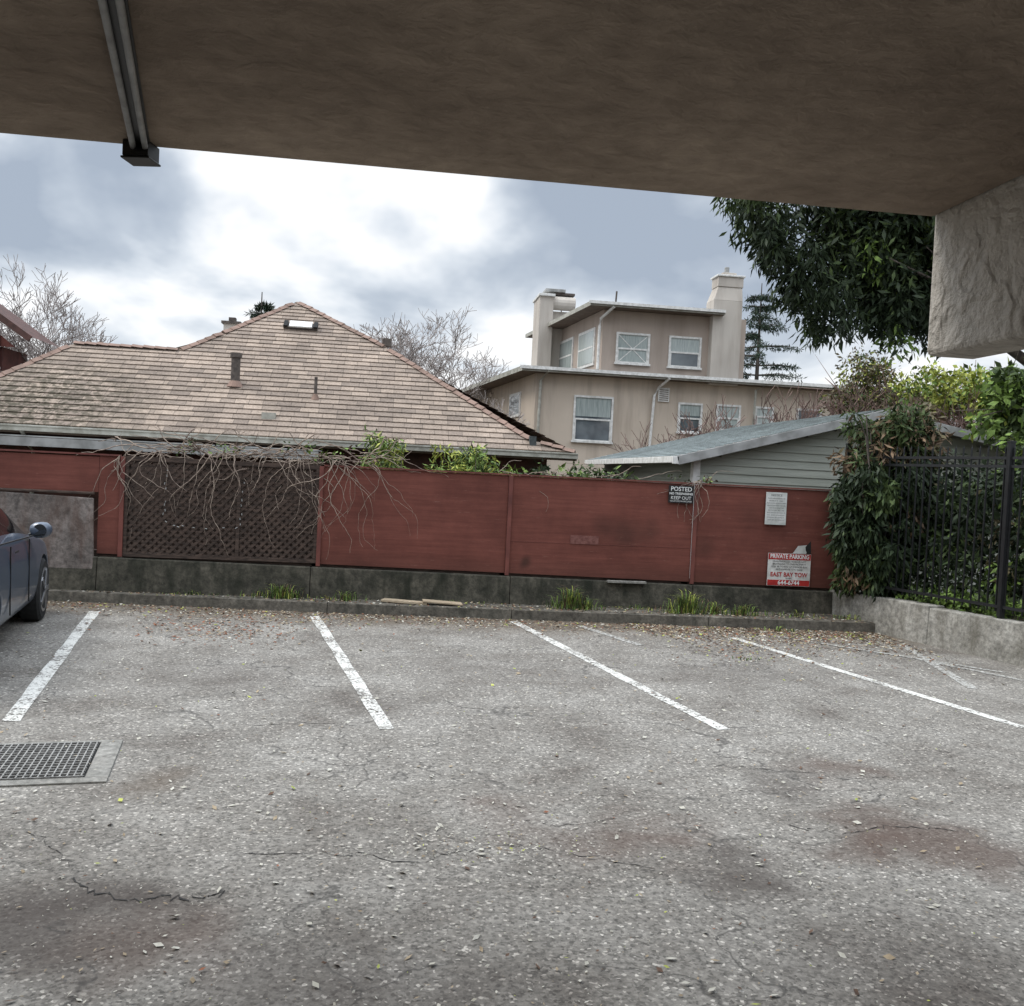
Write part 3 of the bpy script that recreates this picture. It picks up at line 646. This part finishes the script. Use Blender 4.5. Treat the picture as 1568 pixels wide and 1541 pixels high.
for i in range(len(st)-1):
    for k in range(n):
        k2=(k+1)%n; fs.append((i*n+k,i*n+k2,(i+1)*n+k2,(i+1)*n+k))
        m=0
        if k in (5,11) and 6<=i<=11: m=1
        if k in (6,7,8,9,10) and 5<=i<=7: m=1
        if k in (6,7,8,9,10) and 11<=i<=12: m=1
        ms.append(m)
fs.append(tuple(range(n))[::-1]);ms.append(0);fs.append(tuple((len(st)-1)*n+k for k in range(n)));ms.append(0)
me=bpy.data.meshes.new('body');me.from_pydata(vs,[],fs);me.materials.append(m_car);me.materials.append(m_cgl);me.polygons.foreach_set('material_index',ms);me.polygons.foreach_set('use_smooth',[True]*len(fs))
import bmesh
bm=bmesh.new();bm.from_mesh(me);bmesh.ops.recalc_face_normals(bm,faces=bm.faces);bm.to_mesh(me);bm.free()
body=bpy.data.objects.new('body',me);link(body,C);body.matrix_world=CM
sb=body.modifiers.new('s','SUBSURF');sb.levels=2;sb.render_levels=2
mb=MB()
for yy in (0,-2.68): mb.tube([(-1.2,yy,.35),(1.2,yy,.35)],.40,m_dark,28)
cut=mb.obj('arch_cutter'); cut.matrix_world=CM
bo=body.modifiers.new('bo','BOOLEAN');bo.operation='DIFFERENCE';bo.object=cut;bo.solver='EXACT'
bpy.context.view_layer.update()
dg=bpy.context.evaluated_depsgraph_get(); nm=bpy.data.meshes.new_from_object(body.evaluated_get(dg)); body.modifiers.clear(); body.data=nm
bpy.data.objects.remove(cut)
mb=MB(); mb.M=CM
for yy in (0,-2.68):
    for sx in (-1,1):
        x=sx*.80
        prof=[(-.105,.25),(-.11,.32),(-.085,.352),(0,.358),(.085,.352),(.11,.32),(.105,.25)]
        mb.tube([(x+a,yy,.355) for a,_ in prof],[r for _,r in prof],m_tyre,32)
        mb.tube([(x+sx*.106,yy,.355),(x+sx*.112,yy,.355)],.25,m_rim,28); mb.tube([(x+sx*.1125,yy,.355),(x+sx*.114,yy,.355)],.215,m_tyre,28)
        for k in range(5):
            t=k*2*math.pi/5; d=Vector((0,math.cos(t),math.sin(t))); mb.beam(Vector((x+sx*.122,yy,.355))+d*.03,Vector((x+sx*.117,yy,.355))+d*.232,.05,.012,m_rim,up=(1,0,0))
        mb.tube([(x+sx*.115,yy,.355),(x+sx*.13,yy,.355)],.045,m_rim,14)
    mb.tube([(-.68,yy,.36),(.68,yy,.36)],.33,m_dark,20)
mb.obj('wheels',C,False)
mb=MB(); mb.M=CM
for sx in (-1,1):
    mb.beam((sx*.88,-.88,1.03),(sx*.93,-.86,1.06),.05,.03,m_black)
    mb.box(min(sx*.925,sx*.93),max(sx*.925,sx*.93),-1.85,-1.68,.93,.95,m_black)
    for yd in (-1.0,-1.95,-2.7): mb.beam((sx*.917,yd,.36),(sx*.90,yd+.03,1.0),.012,.008,m_dark,up=(0,1,0))
    mb.beam((sx*.93,-.75,1.025),(sx*.915,-3.2,1.085),.012,.014,m_black)
mb.prism([(-.6,.865,.35),(.6,.865,.35),(.6,.80,.35),(-.6,.80,.35),(-.55,.89,.55),(.55,.89,.55),(.55,.8,.55),(-.55,.8,.55)],m_black)
for sx in (-1,1):
    mb.prism([(sx*.55,.83,.62),(sx*.82,.66,.64),(sx*.80,.6,.64),(sx*.5,.7,.62),(sx*.56,.80,.72),(sx*.81,.63,.76),(sx*.78,.55,.77),(sx*.5,.7,.73)],m_headl)
    mb.prism([(sx*.86,-3.58,.9),(sx*.7,-3.70,.88),(sx*.7,-3.6,.88),(sx*.84,-3.5,.9),(sx*.86,-3.55,1.03),(sx*.7,-3.66,1.02),(sx*.7,-3.58,1.02),(sx*.84,-3.48,1.03)],m_tail)
mb.obj('lamps_and_trim',C,bevel=.012)
mb=MB(); mb.M=CM
for sx in (-1,1):
    mb.tube([(sx*.885,-.85,1.07),(sx*.90,-.85,1.075),(sx*.94,-.855,1.08),(sx*1.0,-.86,1.085),(sx*1.05,-.875,1.09),(sx*1.075,-.885,1.09),(sx*1.085,-.89,1.09)],[.03,.06,.082,.085,.075,.05,.02],m_car,16)
mb.obj('wing_mirrors',C,True)
mb=MB(); mb.M=CM
for sx in (-1,1): mb.tube([(sx*.99,-.938,1.085),(sx*.988,-.945,1.085)],.068,m_cgl,18)
mb.obj('mirror_glass',C)
# ================================================================ VEGETATION
t=limb_tree('dark_evergreen_tree',(13.8,17.4,0),(12.6,17,6.6),.28,[(8,16,7.2),(7.2,16.6,6.6),(8.8,15.6,5.8),(9.8,16,5.4),(11.5,16.4,6),(12.8,17,7.5),(10,17.6,8.6)])
cs=blob((10.1,16.5,7.9),(4.0,1.9,3.3),430,.25,3)
cs+=[np.array((random.uniform(7.6,10.4),16.4+random.uniform(-.8,1.0),random.uniform(5.0,7.2))) for _ in range(120)]
leaves('foliage',cs,np.random.uniform(.28,.5,len(cs)),95,.19,[lf_dk,lf_md,lf_lt],[.72,.26,.02],.55,t,1.2,.85,.29)
cs=[(random.uniform(5.8,7.8),16+random.uniform(-.4,.8),0) for _ in range(52)]; cs=[(x,y,max(4.85,6.9-(x-5.8)*1.15+random.uniform(-.15,.6))) for x,y,_ in cs]
leaves('hanging_sprays',cs,.28,80,.19,[lf_dk,lf_md],[.7,.3],.8,t,1.3,.8,.24)
t=empty('overgrown_shrub'); mb=MB()
for i in range(16):
    x=6.75+random.uniform(-.15,.35);y=12.55+random.uniform(-.25,.2); p=Vector((x,y,.1)); q=Vector((6.9+random.uniform(-.6,.5),12.45+random.uniform(-.4,.4),random.uniform(1.8,3.0))); mb.tube([p,p.lerp(q,.5)+Vector((random.gauss(0,.12),random.gauss(0,.1),.1)),q],[.03,.02,.008],m_bark,6)
mb.obj('stems',t)
cs=[]
for i in range(250):
    z=random.uniform(.65,3.0); cx=6.80+.12*(z-1.5); hw=(.32+.26*math.sin((z-.6)*1.3)) if z<2.4 else .48
    a=random.random()*6.283; r=hw*random.random()**.4*random.choice([1,1,1.2])
    cs.append((cx+math.cos(a)*r*1.0,12.45+math.sin(a)*r*.8,z))
low=[c for c in cs if c[2]<2.25]; hi=[c for c in cs if c[2]>=2.25]
leaves('foliage_low',low,.19,110,.13,[lf_dk,lf_md,lf_br],[.74,.22,.04],.9,t,1.1,.85,.28)
leaves('foliage_top',hi,.2,95,.13,[lf_dk,lf_md,lf_ol,lf_br],[.22,.28,.28,.22],.5,t,1.1,.8,.26)
t=empty('green_hedge'); 
cs=[(wl(y)+random.uniform(.6,1.9),y,random.uniform(.4,2.3)) for y in np.random.uniform(6.5,13.2,330)]
leaves('foliage',cs,.33,75,.12,[lf_dk,lf_md,lf_lt,lf_ol],[.62,.25,.06,.07],.4,t,1,.8,.38)
cs=[(wl(y)+random.uniform(.22,.7),y,random.uniform(.45,.62)) for y in np.random.uniform(6.5,12,110)]
leaves('ground_cover',cs,.14,50,.07,[lf_lt,lf_md],[.6,.4],-.1,t,.6,.7,.5)
mb=MB(); mb.prism([(wl(12.9,.24),12.9,0),(14,12.9,0),(14,5.8,0),(wl(5.8,.24),5.8,0),(wl(12.9,.24),12.9,.45),(14,12.9,.45),(14,5.8,.45),(wl(5.8,.24),5.8,.45)],m_soil); mb.obj('raised_planting_bed')
t=limb_tree('bright_green_tree',(9.6,13.2,0),(9.4,13.1,3.4),.07,[(8.6,13,3.1),(9,13,3.8),(9.8,13.1,3.9),(8.9,12.8,2.7)])
cs=blob((9.45,13.1,3.3),(1.0,.7,1.05),95,.2,5); leaves('foliage',cs,.22,65,.13,[lf_lt,lf_md,lf_yl],[.52,.42,.06],.2,t,1,.6,.5)
t=limb_tree('yellow_green_tree',(15.6,23,0),(15.3,23,4.2),.12,[(14,23,4.6),(16,23,5.2),(15,23.5,5),(13.4,23,4.4)],m_twigr)
cs=blob((14.9,23,4.6),(2.2,1.2,.85),80,.2,8); leaves('foliage',cs,.32,38,.15,[lf_yl,lf_lt,lf_md],[.62,.28,.10],0,t,.8,.6,.5)
t=limb_tree('olive_shrub',(12.4,25,0),(12.3,25,4.2),.1,[(11.8,25,5),(12.8,25,5.4),(13.2,25,4.8)],m_twigr)
cs=blob((12.9,25,4.7),(1.3,1,1.3),85,.2,9); leaves('foliage',cs,.33,50,.13,[lf_ol,lf_br,lf_md,lf_yl],[.5,.15,.2,.15],0,t,1,.6,.4)
mb=MB()
for (x,y,h) in [(9.2,24.5,3.0),(10.6,24,3.1),(12.0,23.5,3.4),(13.6,23,3.6),(7.6,25,2.7),(11.3,24.6,3.0),(14.8,22,3.8),(9.9,23.4,3.0),(8.4,24,2.6)]:
    for j in range(3): branch(mb,Vector((x,y,1.0)),Vector((random.gauss(0,.25),random.gauss(0,.2),1)).normalized(),h*.40,.03,4,m_twigr,.5,3,.15,4,.008)
mb.obj('bare_shrub')
bare_tree('bare_tree',(.3,36,0),7.4,.2,6,m_twig,.62,3,trunk=.36,rmin=.0095)
bare_tree('bare_tree',(2.3,40,0),6.8,.18,5,m_twig,.62,3,trunk=.36,rmin=.010)
bare_tree('bare_tree',(-13.4,38,0),7.9,.2,6,m_twig,.6,3,trunk=.34,rmin=.0095)
bare_tree('bare_tree',(-11.4,33,0),6.2,.14,5,m_twig,.55,3,trunk=.35,rmin=.009)
bare_tree('bare_tree',(3.4,28,0),3.9,.07,5,m_twig,.6,3,trunk=.35,rmin=.007)
bare_tree('bare_tree',(16.6,27,0),5.4,.12,5,m_twigr,.6,3,trunk=.35,rmin=.008)
def conifer(name,base,h,w,n=26,cl=14,seed=1):
    t=empty(name); mb=MB(); b=Vector(base); mb.tube([b,b+Vector((0,0,h))],[.2*h/10,.02],m_bark,8); rs=random.Random(seed); cs=[];rd=[]
    for i in range(n):
        f=.3+.68*i/n; z=h*f; L=w*(1.05-f)**.8*rs.uniform(.7,1.1)
        for k in range(5):
            a=rs.random()*6.283; tip=b+Vector((math.cos(a)*L,math.sin(a)*L,z-.06*L)); o=b+Vector((0,0,z)); mb.tube([o,o.lerp(tip,.6)+Vector((0,0,.08)),tip],[.04,.025,.01],m_bark,4)
            for j in range(5): q=o.lerp(tip,.25+.18*j); cs.append(tuple(q)); rd.append(.12+.05*L)
    mb.obj('trunk_and_limbs',t); leaves('needles',cs,rd,22,.2,[lf_con,lf_dk],[.7,.3],.25,t,.45,.8,.2)
conifer('conifer_tree',(17.7,45,0),11.9,4.6,17,seed=2)
conifer('conifer_tree',(-5.8,42,0),9.2,3.2,16,seed=5)
conifer('conifer_tree',(7.6,44,0),10.0,1.5,16,seed=9)
cs=[(x,62+random.uniform(-3,3),random.uniform(.5,5.2)) for x in np.random.uniform(-40,60,380)]
leaves('distant_trees',cs,1.1,40,.55,[lf_dk,lf_md,lf_ol],[.4,.35,.25],0,None,.9,.7,.5)
t=empty('bamboo_shrub'); mb=MB()
cs=[]
for i in range(95):
    x=random.choice([random.uniform(-.35,.15),random.uniform(.5,1.9),random.uniform(.9,1.5)]);z=random.uniform(1.6,2.22 if x>.3 else 2.34); cs.append((x,14.3+random.uniform(-.35,.4),z))
for c in cs[::3]: mb.tube([(c[0],c[1],.0),(c[0]+random.gauss(0,.05),c[1],c[2])],.008,m_bark,4)
mb.obj('stems',t); leaves('foliage',cs,.14,42,.11,[lf_lt,lf_md,lf_yl],[.48,.22,.3],.3,t,1,.6,.22)
t=empty('garden_shrub'); cs=[(random.uniform(2.1,3.9),14.6+random.uniform(-.3,.8),random.uniform(1.2,1.98)) for _ in range(55)]; leaves('foliage',cs,.16,45,.10,[lf_md,lf_dk,lf_lt],[.5,.25,.25],.2,t,1,.6,.4)
t=empty('garden_shrub'); cs=[(random.uniform(-4,-1),14.4+random.uniform(-.3,.8),random.uniform(.5,1.3)) for _ in range(50)]; leaves('foliage',cs,.2,40,.10,[lf_md,lf_dk,lf_lt],[.5,.3,.2],.2,t,1,.6,.4)
# dry vines
mb=MB()
def vine(p,d,n,step,r,grav,ymin=12.86,ymax=13.3,ztop=2.35):
    path=[Vector(p)]; d=Vector(d).normalized()
    for i in range(n):
        d=(d+Vector((random.gauss(0,.28),random.gauss(0,.12),random.gauss(0,.22)-grav))).normalized(); q=path[-1]+d*step
        q.y=min(max(q.y,ymin),ymax); q.z=min(q.z,ztop); path.append(q)
    mb.tube(path,[r*(1-.7*i/len(path)) for i in range(len(path))],m_vine,4,False)
    return path
for i in range(90):
    x=random.uniform(-3.3,-.3); vine((x,13.05,1.95+random.uniform(-.03,.15)),(random.choice([-1,1]),0,random.uniform(-.1,.5)),random.randint(10,24),.07,random.uniform(.005,.010),.05,12.9,13.4,2.32)
for i in range(34):
    x=random.uniform(-3.3,-.4); vine((x,12.9,1.98),(random.uniform(-.6,.6),-.2,-.6),random.randint(8,24),.06,random.uniform(.004,.008),.14,12.84,12.9)
for i in range(8):
    x=random.uniform(-.9,-.1); vine((x,12.9,1.95),(.8,-.2,-.4),random.randint(10,20),.07,random.uniform(.003,.005),.08,12.84,12.9)
for i in range(5): vine((-3.5,12.9,1.9),(-.3,0,-1),random.randint(10,16),.06,.006,.1,12.84,12.9)
for i in range(14): vine((random.uniform(1.2,4.5),13.1,1.93),(1,0,random.uniform(0,.3)),random.randint(8,16),.07,.005,.05,12.9,13.3,2.1)
for i in range(9): vine((4.35,12.9,1.95),(random.uniform(-.8,.4),0,-.5),14,.05,.005,.05,12.84,12.9)
mb.obj('dry_vines')
cs=[(random.uniform(-3,0),13.1+random.uniform(-.15,.2),random.uniform(1.93,2.15)) for _ in range(26)]+[(random.uniform(3.6,4.6),13.05,random.uniform(1.9,2.0)) for _ in range(6)]
leaves('vine_leaves',cs,.12,9,.06,[lf_md,lf_lt,lf_br],[.4,.3,.3],.3,None,.7,.4,.6)
def weeds(name,spots):
    mb=MB()
    for (x,y,z,R,n,h) in spots:
        for i in range(n):
            a=random.random()*6.28;r=R*abs(random.gauss(0,.6)); b=Vector((x+math.cos(a)*r*1.6,min(12.83,y+math.sin(a)*r*.5),z)); L=h*random.uniform(.3,1.15)*max(.35,1-.5*r/R); t=random.random()*6.28; o=Vector((math.cos(t),math.sin(t),0))*L*random.uniform(.2,1.0); w=Vector((-o.y,o.x,0)).normalized()*random.uniform(.003,.008)
            m=random.choice([lf_lt,lf_lt,lf_yl,lf_md,lf_md,lf_br])
            mid=b+o*.4+Vector((0,0,L*.75)); tip=b+o+Vector((0,0,L*.8))
            mb.poly([b-w,b+w,mid+w*.8,mid-w*.8],m); mb.poly([mid-w*.8,mid+w*.8,tip],m)
    return mb.obj(name)
weeds('weeds',[(-1.35,12.72,.12,.24,240,.24),(-.55,12.7,.12,.2,90,.17),(2.5,12.55,.12,.18,260,.38),(2.75,12.55,.12,.14,80,.2),(4.1,12.48,.12,.24,330,.36),(4.5,12.5,.12,.14,80,.22),(4.9,12.45,.12,.2,140,.2),(5.7,12.5,.12,.3,70,.1),(5.2,11.9,.0,.3,70,.09),(-2.5,12.8,.12,.3,50,.08),(4.0,9.9,0,.2,24,.05),(.9,12.7,.12,.4,50,.07),(6.4,12.4,.12,.3,50,.1),(3.5,12.7,.12,.3,50,.1),(6.1,11.6,0,.3,40,.06)])
# leaf litter
mb=MB(); m_l=[simple('litter_tan',(.34,.27,.18),(.22,.17,.11),20),simple('litter_brown',(.14,.08,.05),(.08,.05,.035),20),simple('litter_pale',(.50,.48,.42),(.36,.34,.28),20),lf_yl,simple('litter_rust',(.26,.10,.05),(.16,.07,.04),20)]
def kerby(x): return float(np.interp(x,kx,ky))
def lit(x,y,z,sz,ws):
    a=random.random()*6.28; m=random.choices(m_l,ws)[0]; L=sz*random.uniform(.5,1.4);W=L*random.uniform(.3,.6); u=Vector((math.cos(a),math.sin(a),random.gauss(0,.2)))*L/2; v=Vector((-math.sin(a),math.cos(a),random.gauss(0,.3)))*W/2; p=Vector((x,y,z+.008*random.random()+.005)); mb.poly([p-u,p-v,p+u,p+v],m)
for i in range(8500):
    x=random.uniform(-5,6.6) if random.random()<.6 else random.uniform(3.2,6.6); y=kerby(x)-.02-abs(random.gauss(0,.45 if x<3.5 else .85)); 
    if x<wl(y)-.03: lit(x,y,0,.04,[4,5,2,.5,1])
for i in range(2600):
    x=random.uniform(-5,6.6); y=kerby(x)+random.uniform(.02,.7); 
    if y<12.83: lit(x,y,.125,.04,[4,4,2,.6,1])
for i in range(700): lit(random.gauss(-1.8,.5),random.gauss(11,.5),0,.045,[2,2,1,0,4])
for i in range(8500):
    y=2.2+9.6*random.random(); x=random.uniform(-.45*y-.5,.62*y+.4)
    if x<min(wl(y)-.05,6.6): lit(x,y,0,random.choice([.008,.012,.02]) if random.random()<.9 else .04,[3,1.5,7,.5,.15])
for i in range(260): lit(random.gauss(.55,.35),random.gauss(4.75,.12),0,.018,[2,1,7,1,0])
for i in range(260): lit(random.gauss(4.0,.5),random.gauss(10.2,.5),0,.035,[3,4,2,2,0])
mb.obj('leaf_litter')
mb=MB(); m_ply=simple('old_plank',(.42,.34,.24),(.28,.22,.15),4,.8,stretch=(1,5,1)); mb.prism([(-.05,12.64,.13),(.55,12.43,.13),(.58,12.56,.13),(0,12.80,.13),(-.05,12.64,.16),(.55,12.43,.16),(.58,12.56,.16),(0,12.80,.16)],m_ply); mb.prism([(.5,12.43,.165),(1.02,12.40,.14),(1.02,12.62,.14),(.5,12.64,.165),(.5,12.43,.185),(1.02,12.40,.16),(1.02,12.62,.16),(.5,12.64,.185)],m_ply); mb.obj('discarded_plank',bevel=.003)
mb=MB(); mb.box(3.05,3.6,12.78,12.86,.47,.50,m_conc); mb.obj('loose_paver',bevel=.004)
# ================================================================ SKY / LIGHT
az=math.radians(-70); el=math.radians(52)
W=bpy.data.worlds.new('World'); S.world=W; W.use_nodes=True; t=W.node_tree; t.nodes.clear()
N_=t.nodes.new; Lk=t.links.new
out=N_('ShaderNodeOutputWorld'); sky=N_('ShaderNodeTexSky'); sky.sky_type='NISHITA'; sky.sun_disc=False; sky.sun_elevation=el; sky.sun_rotation=az
b1=N_('ShaderNodeBackground'); b1.inputs[1].default_value=.1; Lk(sky.outputs[0],b1.inputs[0])
tc=N_('ShaderNodeTexCoord'); sp=N_('ShaderNodeSeparateXYZ'); Lk(tc.outputs['Generated'],sp.inputs[0])
def mth(op,a,b=0,c=None):
    m=N_('ShaderNodeMath'); m.operation=op
    for i,v in enumerate((a,b,c)):
        if v is None: continue
        if isinstance(v,(int,float)): m.inputs[i].default_value=v
        else: Lk(v,m.inputs[i])
    return m.outputs[0]
zc=mth('MAXIMUM',sp.outputs[2],0); zz=mth('ADD',zc,.42); X=mth('DIVIDE',sp.outputs[0],zz); Y=mth('DIVIDE',sp.outputs[1],zz)
cb=N_('ShaderNodeCombineXYZ'); Lk(X,cb.inputs[0]); Lk(Y,cb.inputs[1]); cb.inputs[2].default_value=2.4
n1=N_('ShaderNodeTexNoise'); n1.inputs['Scale'].default_value=2.5; n1.inputs['Detail'].default_value=5; n1.inputs['Roughness'].default_value=.5; n1.inputs['Distortion'].default_value=.2; Lk(cb.outputs[0],n1.inputs['Vector'])
low=N_('ShaderNodeMapRange'); Lk(zc,low.inputs[0]); low.inputs[1].default_value=.07; low.inputs[2].default_value=.24; low.inputs[3].default_value=.13; low.inputs[4].default_value=-.03
lf=N_('ShaderNodeMapRange'); Lk(sp.outputs[0],lf.inputs[0]); lf.inputs[1].default_value=-.4; lf.inputs[2].default_value=.5; lf.inputs[3].default_value=.03; lf.inputs[4].default_value=-.03
nn=mth('MULTIPLY_ADD',mth('SUBTRACT',n1.outputs['Fac'],.5),1.5,.5)
v=mth('ADD',mth('ADD',nn,low.outputs[0]),lf.outputs[0])
rp=N_('ShaderNodeValToRGB'); e=rp.color_ramp.elements
stops=[(.34,(.38,.44,.53)),(.46,(.52,.58,.66)),(.55,(.74,.79,.85)),(.64,(1.0,1.01,1.02))]
while len(e)<4: e.new(.5)
for i,(p,c) in enumerate(stops): e[i].position=p; e[i].color=(*c,1)
Lk(v,rp.inputs[0])
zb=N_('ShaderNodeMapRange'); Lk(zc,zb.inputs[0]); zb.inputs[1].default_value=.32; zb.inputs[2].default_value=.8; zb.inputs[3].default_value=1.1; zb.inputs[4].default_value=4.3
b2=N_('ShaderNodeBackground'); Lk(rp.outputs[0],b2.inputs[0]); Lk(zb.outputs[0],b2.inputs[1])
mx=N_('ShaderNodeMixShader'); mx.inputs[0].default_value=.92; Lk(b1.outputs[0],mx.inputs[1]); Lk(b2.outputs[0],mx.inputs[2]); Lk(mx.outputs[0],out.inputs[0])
sl=bpy.data.lights.new('sun','SUN'); sl.energy=1.5; sl.angle=math.radians(20); sl.color=(1,.95,.87); so=bpy.data.objects.new('sun',sl); link(so)
dv=Vector((math.sin(az)*math.cos(el),math.cos(az)*math.cos(el),math.sin(el))); so.rotation_euler=dv.to_track_quat('Z','Y').to_euler(); so.location=(0,0,30)
# ================================================================ CAMERA
cd=bpy.data.cameras.new('camera'); cam=bpy.data.objects.new('camera',cd); link(cam); S.camera=cam
cd.sensor_width=36; cd.lens=36*1450/1568; cd.clip_start=.05; cd.clip_end=2000
R=Matrix.Rotation(math.radians(-7.4),4,'Z')@Matrix.Rotation(math.radians(90-1.72),4,'X')@Matrix.Rotation(math.radians(2.8),4,'Z')
cam.matrix_world=Matrix.Translation((0,0,1.9))@R
S.view_settings.view_transform='Standard'; S.view_settings.look='None'; S.view_settings.exposure=0
